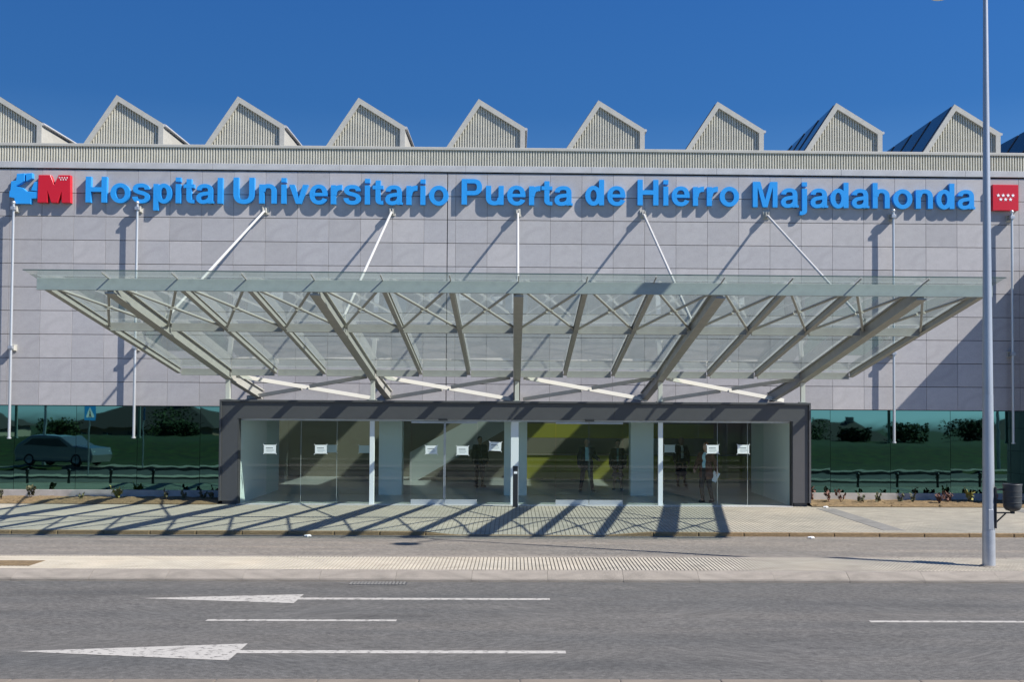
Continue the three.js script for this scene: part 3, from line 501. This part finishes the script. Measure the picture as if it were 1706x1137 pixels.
// ───────────── people ─────────────
function isoMesh(fn, lo, hi, cell) {                 // smooth surface where fn crosses zero (surface nets)
  const n = [0, 1, 2].map((k) => Math.ceil((hi[k] - lo[k]) / cell) + 1), F = new Float32Array(n[0] * n[1] * n[2]); let q = 0;
  for (let k = 0; k < n[2]; k++) for (let j = 0; j < n[1]; j++) for (let i = 0; i < n[0]; i++) F[q++] = fn(lo[0] + i * cell, lo[1] + j * cell, lo[2] + k * cell);
  const at = (i, j, k) => F[i + n[0] * (j + n[1] * k)], id = new Int32Array(F.length).fill(-1), P = [], I = [];
  const E = [[0, 1], [2, 3], [4, 5], [6, 7], [0, 2], [1, 3], [4, 6], [5, 7], [0, 4], [1, 5], [2, 6], [3, 7]];
  for (let k = 0; k < n[2] - 1; k++) for (let j = 0; j < n[1] - 1; j++) for (let i = 0; i < n[0] - 1; i++) {
    const c = []; let m = 0; for (let b = 0; b < 8; b++) { c.push(at(i + (b & 1), j + (b >> 1 & 1), k + (b >> 2))); if (c[b] < 0) m |= 1 << b; }
    if (m === 0 || m === 255) continue; let x = 0, y = 0, z = 0, w = 0;
    for (const [a, b] of E) if ((c[a] < 0) !== (c[b] < 0)) { const t = c[a] / (c[a] - c[b]); x += (a & 1) + t * ((b & 1) - (a & 1)); y += (a >> 1 & 1) + t * ((b >> 1 & 1) - (a >> 1 & 1)); z += (a >> 2) + t * ((b >> 2) - (a >> 2)); w++; }
    id[i + n[0] * (j + n[1] * k)] = P.length / 3; P.push(lo[0] + (i + x / w) * cell, lo[1] + (j + y / w) * cell, lo[2] + (k + z / w) * cell);
  }
  const V = (i, j, k) => id[i + n[0] * (j + n[1] * k)], quad = (a, b, c, d, f) => { if (a < 0 || b < 0 || c < 0 || d < 0) return; f ? I.push(a, b, c, a, c, d) : I.push(a, c, b, a, d, c); };
  for (let k = 1; k < n[2] - 1; k++) for (let j = 1; j < n[1] - 1; j++) for (let i = 1; i < n[0] - 1; i++) {
    const s = at(i, j, k) < 0;
    if (s !== at(i + 1, j, k) < 0) quad(V(i, j - 1, k - 1), V(i, j, k - 1), V(i, j, k), V(i, j - 1, k), s);
    if (s !== at(i, j + 1, k) < 0) quad(V(i - 1, j, k - 1), V(i - 1, j, k), V(i, j, k), V(i, j, k - 1), s);
    if (s !== at(i, j, k + 1) < 0) quad(V(i - 1, j - 1, k), V(i, j - 1, k), V(i, j, k), V(i - 1, j, k), s);
  }
  const g = new THREE.BufferGeometry(); g.setAttribute('position', new THREE.Float32BufferAttribute(P, 3)); g.setIndex(I); g.computeVertexNormals(); g.setAttribute('uv', new THREE.Float32BufferAttribute(new Float32Array(P.length / 3 * 2), 2)); return g;
}
const cap = (a, b, ra, rb) => { const d = [b[0] - a[0], b[1] - a[1], b[2] - a[2]], L2 = d[0] ** 2 + d[1] ** 2 + d[2] ** 2 || 1e-9; return (x, y, z) => { const px = x - a[0], py = y - a[1], pz = z - a[2]; const t = Math.min(1, Math.max(0, (px * d[0] + py * d[1] + pz * d[2]) / L2)); const qx = px - t * d[0], qy = py - t * d[1], qz = pz - t * d[2]; return Math.sqrt(qx * qx + qy * qy + qz * qz) - (ra + (rb - ra) * t); }; };
const ell = (c, r) => { const m = Math.min(...r); return (x, y, z) => (Math.sqrt(((x - c[0]) / r[0]) ** 2 + ((y - c[1]) / r[1]) ** 2 + ((z - c[2]) / r[2]) ** 2) - 1) * m; };
const blend = (fs, k) => (x, y, z) => { let d = 9; for (const f of fs) { const e = f(x, y, z), h = Math.max(k - Math.abs(d - e), 0) / k; d = Math.min(d, e) - h * h * k * .25; } return d; };
const grow = (f, r) => (x, y, z) => f(x, y, z) - r;
const skin = std([.42, .24, .17], .6);
function person(spec) {
  const t = thing('person', spec.label, 'person', spec.pos, spec.turn || 0); t.scale.setScalar(spec.size || 1);
  const A = spec.arms, Lg = spec.legs, f = spec.female ? .9 : 1;
  const sh = (s) => [s * .185 * f, 1.415, 0], hip = (s) => [s * .09, .93, 0];
  const torso = [cap([-.10 * f, 1.33, 0], [.10 * f, 1.33, 0], .115 * f, .115 * f), cap([-.06, 1.12, .01], [.06, 1.12, .01], .105 * f, .105 * f), cap([-.075, .96, 0], [.075, .96, 0], .112, .112), cap([-.165 * f, 1.40, -.01], [.165 * f, 1.40, -.01], .062, .062)];
  const neck = cap([0, 1.42, -.01], [0, 1.53, .015], .058, .052);
  const limbs = [], sleeves = [], legs = [], hands = [];
  for (const s of [-1, 1]) {
    const k = s < 0 ? 0 : 1, [el, wr] = A[k], [kn, an, toe] = Lg[k];
    const up = cap(sh(s), el, .056 * f, .044 * f), fo = cap(el, wr, .042 * f, .030 * f); limbs.push(up, fo); sleeves.push(up, cap(el, [wr[0] * .93 + el[0] * .07, wr[1] * .93 + el[1] * .07, wr[2] * .93 + el[2] * .07], .044 * f, .036 * f));
    legs.push(cap(hip(s), kn, .088, .058), cap(kn, an, .057, .038)); limbs.push(cap(hip(s), kn, .085, .056), cap(kn, an, .055, .036), cap(an, toe, .036, .028));
    // hand: palm, four fingers, thumb
    const d = v3(wr).sub(v3(el)).normalize(), side = new THREE.Vector3(s > 0 ? -1 : 1, 0, .3).sub(d.clone().multiplyScalar(d.dot(new THREE.Vector3(s > 0 ? -1 : 1, 0, .3)))).normalize(), across = new THREE.Vector3().crossVectors(d, side).normalize();
    const o = (a, b, c) => v3(wr).addScaledVector(d, a).addScaledVector(across, b).addScaledVector(side, c).toArray();
    const fs = [cap(o(.01, -.018, 0), o(.075, -.026, 0), .021, .018), cap(o(.01, .016, 0), o(.075, .024, 0), .021, .018)];
    [[-.034, .070], [-.012, .082], [.011, .078], [.033, .060]].forEach(([b, L]) => { fs.push(cap(o(.075, b, 0), o(.075 + L * .5, b, .010), .0095, .009), cap(o(.075 + L * .5, b, .010), o(.075 + L * .88, b, .030), .009, .0075)); });
    fs.push(cap(o(.02, -.036, .008), o(.055, -.058, .022), .011, .010), cap(o(.055, -.058, .022), o(.088, -.056, .034), .010, .008)); hands.push([fs, wr, d]);
  }
  const hc = [0, 1.635, .015], hy = spec.look || 0;
  const head = [ell(hc, [.075, .112, .094]), ell([0, 1.575, .045], [.052, .052, .055]), cap([0, 1.645, .100], [0, 1.612, .122], .010, .016), cap([-.030, 1.655, .092], [.030, 1.655, .092], .014, .014), cap([-.022, 1.572, .092], [.022, 1.572, .092], .010, .010), ell([-.077, 1.63, .01], [.012, .032, .02]), ell([.077, 1.63, .01], [.012, .032, .02]), cap([0, 1.50, .0], [0, 1.55, .015], .05, .05)];
  const body = [isoMesh(blend([...torso, neck, ...limbs], .035), [-.75, .0, -.5], [.75, 1.56, .6], .02), isoMesh(blend(head, .02), [-.12, 1.47, -.13], [.12, 1.78, .17], .008), ...hands.map(([fs, w, d]) => { const c = v3(w).addScaledVector(d, .07); return isoMesh(blend(fs, .008), [c.x - .13, c.y - .13, c.z - .13], [c.x + .13, c.y + .13, c.z + .13], .006); })];
  if (hy) body[1].translate(0, 0, 0).rotateY(hy);
  part('body', body, skin, t);
  const open = spec.open ?? .05;
  const coat = blend([...torso.slice(0, 2), torso[3], cap([-.08, spec.hem || .86, 0], [.08, spec.hem || .86, 0], .122, .122), cap([-.075, .98, 0], [.075, .98, 0], .118, .118), ...sleeves], .04);
  const shirtF = blend([...torso, neck], .035);
  part('jacket', isoMesh((x, y, z) => Math.max(grow(coat, .022)(x, y, z), z > 0 ? (open + (1.42 - y) * .02) - Math.abs(x) : -1, y - 1.475), [-.75, .6, -.5], [.75, 1.52, .6], .014), spec.jacket, t);
  part('shirt', isoMesh((x, y, z) => Math.max(grow(shirtF, .010)(x, y, z), y - 1.47, .94 - y), [-.35, .85, -.3], [.35, 1.52, .3], .014), spec.shirt, t);
  if (spec.skirt) part('skirt', isoMesh((x, y, z) => Math.max(blend([cap([-.08, .97, 0], [.08, .97, 0], .128, .128), cap([-.09, .5, 0], [.09, .5, 0], .125, .125)], .05)(x, y, z), spec.skirt - y, y - 1.02), [-.4, .2, -.35], [.4, 1.1, .35], .016), spec.trousers, t);
  else part('trousers', isoMesh((x, y, z) => Math.max(grow(blend([...legs, torso[2]], .03), .014)(x, y, z), .075 - y, y - 1.03), [-.5, .02, -.5], [.5, 1.1, .5], .016), spec.trousers, t);
  for (const k of [0, 1]) { const [, an, toe] = Lg[k]; part('shoe', isoMesh((x, y, z) => Math.max(blend([cap([an[0], .05, an[2] - .03], [toe[0], .042, toe[2]], .05, .045)], .02)(x, y, z), .004 - y), [Math.min(an[0], toe[0]) - .12, 0, Math.min(an[2], toe[2]) - .14], [Math.max(an[0], toe[0]) + .12, .14, Math.max(an[2], toe[2]) + .12], .012), M.black, t); }
  const hf = spec.longHair ? blend([ell([0, 1.665, -.008], [.088, .112, .10]), cap([0, 1.62, -.06], [0, 1.44, -.07], .075, .06)], .05) : ell([0, 1.665, -.006], [.083, .105, .10]);
  const hg = isoMesh((x, y, z) => Math.max(hf(x, y, z), (z - .05) * .9 - (y - 1.70) * 1.1, spec.longHair ? z - .09 : 1.60 - y), [-.15, 1.34, -.2], [.15, 1.8, .15], .01); if (hy) hg.rotateY(hy); part('hair', hg, spec.hair, t);
  return t;
}
const hangL = [[-.25, 1.14, -.01], [-.26, .90, .05]], hangR = [[.25, 1.14, -.01], [.26, .90, .05]];
const standL = [[-.105, .50, .015], [-.12, .09, -.01], [-.145, .04, .13]], standR = [[.105, .50, .015], [.12, .09, -.01], [.145, .04, .13]];
const navy = std([.012, .014, .026], .8), charcoal = std([.02, .02, .021], .8), brown = std([.085, .035, .022], .8), paleBlue = std([.42, .62, .72], .7), cream = std([.6, .58, .5], .7), hairDark = std([.02, .015, .012], .7), hairGrey = std([.2, .19, .18], .7), hairAuburn = std([.16, .05, .02], .7), hairFair = std([.32, .23, .10], .7);
person({ label: 'person in an open dark suit and pale blue shirt, one forearm raised', pos: [2.32, 0, -3.66], turn: .05, arms: [hangL, [[.27, 1.16, -.02], [.36, 1.08, .22]]], legs: [[[-.14, .50, .01], [-.20, .09, -.01], [-.24, .04, .13]], [[.14, .50, .01], [.20, .09, -.01], [.24, .04, .13]]], jacket: navy, shirt: paleBlue, trousers: navy, hair: hairGrey, open: .055 });
person({ label: 'person in a dark jacket and knee length dark skirt beside the white column', pos: [3.42, 0, -4.5], size: .96, turn: -.1, female: true, arms: [hangL, hangR], legs: [standL, standR], jacket: charcoal, shirt: std([.2, .3, .32], .7), trousers: navy, skirt: .48, hair: hairDark, longHair: true, open: .03 });
person({ label: 'person with fair hair in a long dark coat and skirt standing inside', pos: [5.85, 0, -6.4], size: .99, turn: .2, female: true, arms: [hangL, hangR], legs: [standL, standR], jacket: charcoal, shirt: cream, trousers: navy, skirt: .30, hair: hairFair, longHair: true, open: .045, hem: .72 });
{
  person({ label: 'person in a brown jacket and dark trousers walking and holding white papers', pos: [5.55, 0, .42], size: 1.0, turn: -.75, look: -.1, arms: [[[-.26, 1.16, .06], [-.22, .98, .26]], [[.25, 1.15, -.12], [.27, .93, -.16]]], legs: [[[-.09, .50, .10], [-.10, .10, .02], [-.11, .04, .16]], [[.10, .50, -.02], [.11, .10, -.16], [.12, .045, -.02]]], jacket: brown, shirt: paleBlue, trousers: charcoal, hair: hairAuburn, open: .05, hem: .80 });
  const p = tag(part('paper_sheaf', new THREE.BoxGeometry(.22, .30, .006).rotateX(.1), M.signWhite, scene), 'white sheaf of papers held low by the person in brown', 'papers'); p.position.set(5.86, .74, .14); p.rotation.set(0, .3, -.45);
}
person({ label: 'person in plain dark clothes standing before the staircase', pos: [-1.25, 0, -5.6], turn: .5, arms: [hangL, hangR], legs: [standL, standR], jacket: charcoal, shirt: std([.06, .06, .07], .8), trousers: charcoal, hair: hairDark, open: .01 });

// ───────────── street lamp with litter bin ─────────────
{
  const l = thing('street_lamp', 'tall tapered galvanised steel lamp post standing on the paved median', 'street lamp', [8.23, 0, 13.55]);
  part('post', [rod([0, .0, 0], [0, .62, 0], .112, .108, 24), rod([0, .62, 0], [0, 3.0, 0], .105, .090, 24), rod([0, 3.0, 0], [0, 10.4, 0], .088, .038, 24)], M.galvanised, l);
  part('base_collar', new THREE.CylinderGeometry(.135, .16, .02, 24).translate(0, .012, 0), M.kerb, l);
  part('access_door', rbx(-.045, .045, .65, 1.0, .085, .108, .006), M.galvanised, l);
  for (const [x, z] of [[-.62, -.5], [-.62, .78]]) {
    part('arm', rod([0, 10.3, 0], [x * .75, 10.3, z * .75], .03, .03, 10), M.galvanised, l);
    const h = part('lamp_head', new THREE.SphereGeometry(.3, 18, 10).scale(1.0, .28, .85).translate(x, 10.32, z), M.galvanised, l);
    part('lens', new THREE.SphereGeometry(.2, 16, 8, 0, Math.PI * 2, Math.PI / 2, Math.PI / 2).scale(1, .4, 1).translate(x, 10.27, z), M.white, h);
  }
  const b = thing('litter_bin', 'small dark grey round litter bin bracketed to the lamp post', 'litter bin', [8.62, .97, 13.62]);
  const pts = [[0, -.01], [.06, 0], [.115, .02], [.145, .06], [.152, .11], [.156, .44], [.165, .455], [.165, .475], [.145, .475], [.140, .12], [0, .06]].map(([x, y]) => V2(x, y));
  const body = part('bin_body', new THREE.LatheGeometry(pts, 28), M.darkPlastic, b);
  for (const y of [.15, .25, .35]) part('rib', new THREE.TorusGeometry(.157, .006, 6, 28).rotateX(Math.PI / 2).translate(0, y, 0), M.darkPlastic, body);
  part('bracket', [rbx(-.31, -.285, -.30, .42, -.03, .03, .004), bar([-.29, -.03, 0], [.01, -.03, 0], .035, .022), bar([-.29, -.20, 0], [-.12, -.04, 0], .025, .02), rbx(-.03, .03, -.045, .0, -.03, .03, .004), rbx(-.29, -.14, .36, .39, -.02, .02, .003)], M.black, b);
}

// ───────────── young plants in the soil beds ─────────────
{
  const leafMats = [std([.12, .17, .04], .8), std([.15, .075, .055], .8), std([.28, .26, .07], .8), std([.10, .10, .05], .8)];
  const stemMat = std([.12, .08, .05], .9);
  const plant = (x, z, h, kind, n, label, group) => {
    const t = thing('young_plant', label, 'plant', [x, .03, z], rr(0, 6), group); const st = [], lv = [];
    for (let s = 0; s < n; s++) {
      const a = rr(0, 6.28), lean = rr(.1, .55), L = h * 1.5 * rr(.6, 1), tip = [Math.cos(a) * lean * L, L, Math.sin(a) * lean * L]; st.push(rod([0, 0, 0], tip, .006, .003, 5));
      for (let k = 0; k < 7; k++) { const u = rr(.35, 1), g = new THREE.CircleGeometry(rr(.026, .055) * (.6 + h), 5); g.scale(1, 1.7, 1); g.rotateX(rr(-1.3, 1.3)); g.rotateY(rr(0, 6.28)); g.translate(tip[0] * u + rr(-.02, .02), tip[1] * u + rr(-.02, .02), tip[2] * u + rr(-.02, .02)); lv.push(g); }
    }
    part('stem', st, stemMat, t); part('leaves', lv, leafMats[kind], t);
  };
  for (const [x, h, k, n] of [[8.5, .34, 1, 4], [9.05, .30, 1, 5], [9.45, .30, 1, 4], [9.9, .24, 3, 5], [10.45, .22, 3, 4], [11.15, .20, 3, 4], [11.55, .22, 3, 4], [12.2, .28, 1, 6], [12.55, .28, 1, 5]]) plant(x, rr(.6, 1.0), h, k, n, k === 1 ? 'reddish young plant in the soil bed near the portal and lamp post' : 'low dark young plant in the soil bed along the plinth', k === 1 ? 'reddish plants in the bed' : 'dark plants in the bed');
  plant(13.15, .8, .36, 2, 6, 'yellow leaved young plant alone among red plants near the lamp post');
  for (const x of [13.6, 13.9, 14.3]) plant(x, rr(.6, .9), .22, 1, 6, 'reddish young plant in the soil bed near the portal and lamp post', 'reddish plants in the bed');
  for (const [x, h, k, n] of [[-14.6, .26, 3, 4], [-13.9, .32, 3, 5], [-12.4, .15, 3, 4]]) plant(x, rr(.6, 1), h, k, n, 'low dark young plant in the soil bed along the plinth', 'dark plants in the bed');
  plant(-11.35, .9, .30, 2, 10, 'leafy yellow green plant in the soil bed beside the shadow on the plinth');
  for (const x of [-9.95, -9.5, -9.0, -8.7]) plant(x, rr(.6, 1), .22, 3, 4, 'small dark plant in the shaded soil bed beside the dark portal', 'plants in the portal shade');
  // pebbles and clods
  const g = new THREE.IcosahedronGeometry(.03, 0), im = new THREE.InstancedMesh(g, M.soil, 420), m4 = new THREE.Matrix4();
  for (let i = 0; i < 420; i++) { const left = i % 2, x = left ? rr(-16, -8.4) : rr(8.4, 15.3); const s = rr(.3, 1.5); m4.compose(new THREE.Vector3(x, .055, rr(.3, 1.7)), new THREE.Quaternion().setFromEuler(new THREE.Euler(rr(0, 6), rr(0, 6), 0)), new THREE.Vector3(s, s * .7, s)); im.setMatrixAt(i, m4); }
  im.name = 'soil_clods'; im.userData = { kind: 'stuff', label: 'loose clods of earth in the soil beds', category: 'soil' }; shadow(im); scene.add(im);
}
// litter
for (const [x, y, z, l] of [[-4.5, LANE, 8.75, 'crumpled white paper scrap in the gutter before the long canopy shadow'], [8.62, .0, 2.0, 'crumpled white paper scrap on the pavement at the corner of the portal'], [6.4, LANE, 8.75, 'crumpled white paper scrap in the gutter toward the lamp post']]) {
  const g = new THREE.IcosahedronGeometry(.05, 1), p = g.attributes.position; for (let i = 0; i < p.count; i++) { const k = 1 + .6 * perlin.noise(p.getX(i) * 40, p.getY(i) * 40, p.getZ(i) * 40); p.setXYZ(i, p.getX(i) * k * 1.5, p.getY(i) * k * .5, p.getZ(i) * k); } g.computeVertexNormals();
  const m = tag(part('paper_scrap', g, M.signWhite, scene), l, 'litter'); m.position.set(x, y + .025, z);
}

// ───────────── what the green glass mirrors: street side behind the camera ─────────────
{
  const bol = thing('bollard', 'short dark iron bollard on the pavement edge', 'bollard', [12.6, 0, 7.9], 0, 'bollards along the pavement edge');
  part('shaft', rod([0, 0, 0], [0, .44, 0], .05, .045, 14), M.black, bol); part('cap', new THREE.SphereGeometry(.07, 14, 8).translate(0, .47, 0), M.black, bol); part('collar', new THREE.CylinderGeometry(.075, .075, .04, 14).translate(0, .38, 0), M.black, bol);
  for (const x of [14.1, 15.6, 17.1, 18.6, 20.1, -13.2, -14.7, -16.2, -17.7, -19.2]) dup(bol, [x, 0, 7.9], 0);
  // pedestrian crossing signs
  const tri = poly([-.24, -.2], [.24, -.2], [0, .24]);
  const sg = thing('crossing_sign', 'blue square pedestrian crossing sign with white triangle on a steel post by the median', 'road sign', [-17.6, 0, 13.4], R(115), 'pedestrian crossing signs');
  part('post', rod([0, 0, 0], [0, 2.9, 0], .03, .03, 10), M.galvanised, sg); const pl = part('panel', rbx(-.32, .32, 2.28, 2.92, .031, .036, .002), M.blue, sg);
  part('triangle', new THREE.ExtrudeGeometry(tri, { depth: .003, bevelEnabled: false }).translate(0, 2.6, .0365), M.signWhite, pl); part('walking_figure', [new THREE.ExtrudeGeometry(rect(-.03, .03, -.06, .06), { depth: .002, bevelEnabled: false }).translate(0, 2.58, .040), new THREE.CylinderGeometry(.028, .028, .002, 12).rotateX(Math.PI / 2).translate(0, 2.68, .041), new THREE.ExtrudeGeometry(poly([-.09, -.14], [-.05, -.14], [0, -.05], [.05, -.14], [.09, -.14], [.02, .0], [-.02, .0]), { depth: .002, bevelEnabled: false }).translate(0, 2.54, .043)], M.black, pl);
  const s2 = dup(sg, [-18.3, 0, 22.0], R(115), 'blue square pedestrian crossing sign with white triangle on a steel post by the bank');
  // street lamps on the bank side
  for (const [x, z] of [[25, 24.5], [-24, 24.5]]) { const l = thing('bank_lamp', 'slim lamp post on the grassy side of the road mirrored in the green glass', 'street lamp', [x, 0, z], 0, 'lamp posts on the grass side'); part('post', rod([0, 0, 0], [0, 9, 0], .09, .04, 14), M.galvanised, l); part('lamp_head', new THREE.SphereGeometry(.3, 14, 8).scale(1, .25, 1).translate(0, 9.02, 0), M.galvanised, l); }
  // houses beyond the bank
  const wallM = [std([.42, .33, .25], .9), std([.5, .46, .4], .9), std([.35, .2, .14], .9)], roofM = std([.06, .045, .04], .9), glassM = std([.03, .04, .05], .2);
  const house = (x, z, w, d, h, rh, m, label) => {
    const t = thing('house', label, 'house', [x, x < 0 ? -4.1 : -4.7, z], rr(-.2, .2)); part('wall', bx(-w / 2, w / 2, 0, h, -d / 2, d / 2), wallM[m], t);
    const r = .5, P = [[-w / 2 - r, h, -d / 2 - r], [w / 2 + r, h, -d / 2 - r], [w / 2 + r, h, d / 2 + r], [-w / 2 - r, h, d / 2 + r], [-w * .2, h + rh, 0], [w * .2, h + rh, 0]], F = [[0, 4, 5], [0, 5, 1], [1, 5, 2], [2, 5, 4], [2, 4, 3], [3, 4, 0], [0, 1, 2], [0, 2, 3]];
    const g = new THREE.BufferGeometry(); g.setAttribute('position', new THREE.Float32BufferAttribute(F.flatMap((q) => q.flatMap((i) => P[i])), 3)); g.computeVertexNormals(); metric(g); const rf = part('roof', g, roofM, t);
    part('chimney', bx(w * .12, w * .12 + 1.0, h + rh * .3, h + rh + .7, -.4, .4), wallM[m], rf);
    for (let i = -2; i <= 2; i++) for (const y of h > 5 ? [.9, 3.6] : [.9]) { const wn = part('window', bx(i * w / 5.6 - .55, i * w / 5.6 + .55, y, y + 1.3, -d / 2 - .03, -d / 2 + .05), glassM, t); part('window_frame', bx(i * w / 5.6 - .03, i * w / 5.6 + .03, y, y + 1.3, -d / 2 - .05, -d / 2 - .031), M.white, wn); }
  };
  house(-66, 92, 20, 12, 5.6, 3.2, 0, 'wide brick house with hipped roof and chimney mirrored in the glass behind the crossing sign');
  house(-41, 96, 17, 11, 5.4, 2.8, 2, 'red brick house with hipped roof mirrored in the green glass near the portal');
  house(-92, 95, 16, 11, 5.2, 2.8, 1, 'pale house with hipped roof mirrored at the far end of the green glass');
  house(31, 110, 14, 10, 4.6, 3.2, 1, 'pale hipped roof house mirrored beside the dark portal pier');
  house(47, 130, 14, 10, 4.6, 3.0, 0, 'brown hipped roof house mirrored between two trees');
  house(72, 120, 17, 11, 4.8, 3.2, 2, 'red brick hipped roof house mirrored behind the lamp post');
  // trees among them
  const bark = std([.09, .065, .045], .95), leafA = [std([.035, .06, .018], .9), std([.05, .08, .02], .9)];
  const tree = (x, z, h, r, k, label) => {
    const y0 = bankHeight(x, z) - .1, t = thing('tree', label, 'tree', [x, y0, z], 0, 'trees along the bank'); const tr = [rod([0, 0, 0], [.1, h * .5, 0], .16, .09, 8)], lv = [];
    for (let i = 0; i < 9; i++) { const a = rr(0, 6.28), e = [Math.cos(a) * r * .7, h * rr(.5, .9), Math.sin(a) * r * .7]; tr.push(rod([.1, h * rr(.3, .5), 0], e, .05, .015, 5)); for (let j = 0; j < 170; j++) { const g = new THREE.CircleGeometry(rr(.05, .13), 4); g.rotateX(rr(0, 6)); g.rotateY(rr(0, 6)); g.translate(e[0] + rr(-1, 1) * r * .5, e[1] + rr(-1, 1) * r * .45, e[2] + rr(-1, 1) * r * .5); lv.push(g); } }
    part('trunk', tr, bark, t); part('crown', lv, leafA[k], t);
  };
  for (const [x, z, h, r, k] of [[38, 80, 5, 2.6, 0], [43, 84, 4.6, 2.4, 1], [57, 90, 5.2, 2.8, 0], [24, 60, 3.6, 2.0, 1], [-53, 82, 5.6, 3, 0], [-30, 62, 4.4, 2.3, 1], [-80, 84, 5, 2.6, 0], [20, 47, .9, 1.1, 0], [24.5, 47, .75, 1.0, 0], [28, 46, 1.0, 1.3, 1], [33, 48, 1.1, 1.4, 0], [-24, 47, .9, 1.1, 0], [-33, 48, 1.0, 1.3, 1]]) tree(x, z, h, r, k, 'dark bushy tree beyond the grass bank mirrored in the green glass');
  // car waiting out of view on the left
  const car = thing('parked_car', 'silver grey hatchback car parked on the pavement before the bank, mirrored in the green glass', 'car', [-22.4, 0, 22.9], R(14));
  const silver = new THREE.MeshPhysicalMaterial({ color: lin(.24, .25, .26), metalness: .5, roughness: .35, clearcoat: 1 });
  part('body', new THREE.ExtrudeGeometry(poly([-2.05, .3], [2.0, .3], [2.1, .55], [2.0, .85], [1.1, .95], [.4, 1.38], [-1.2, 1.44], [-1.95, 1.0], [-2.1, .7]), { depth: 1.5, bevelEnabled: true, bevelSize: .08, bevelThickness: .1, bevelSegments: 3 }).translate(0, 0, -.75), silver, car);
  for (const z of [-.865, .855]) part('side_window', new THREE.ExtrudeGeometry(poly([.85, .98], [.3, 1.33], [-1.15, 1.37], [-1.65, 1.02]), { depth: .012, bevelEnabled: false }).translate(0, 0, z), glassM, car);
  for (const x of [-1.3, 1.3]) for (const z of [-.78, .78]) { const wl = part('wheel', new THREE.TorusGeometry(.24, .085, 10, 24).translate(x, .325, z), M.rubber, car); part('rim', new THREE.CylinderGeometry(.19, .19, .14, 20).rotateX(Math.PI / 2).translate(x, .325, z), M.galvanised, wl); }
  for (const z of [-.6, .6]) part('headlight', new THREE.SphereGeometry(.12, 12, 8).scale(.5, .7, 1.2).translate(2.08, .68, z), M.white, car);
}

// ───────────── draw ─────────────
const renderer = new THREE.WebGLRenderer({ antialias: true });
renderer.toneMapping = THREE.LinearToneMapping;
renderer.toneMappingExposure = EXPOSURE;
renderer.shadowMap.enabled = true;
renderer.setSize(1024, 683);
renderer.render(scene, camera);
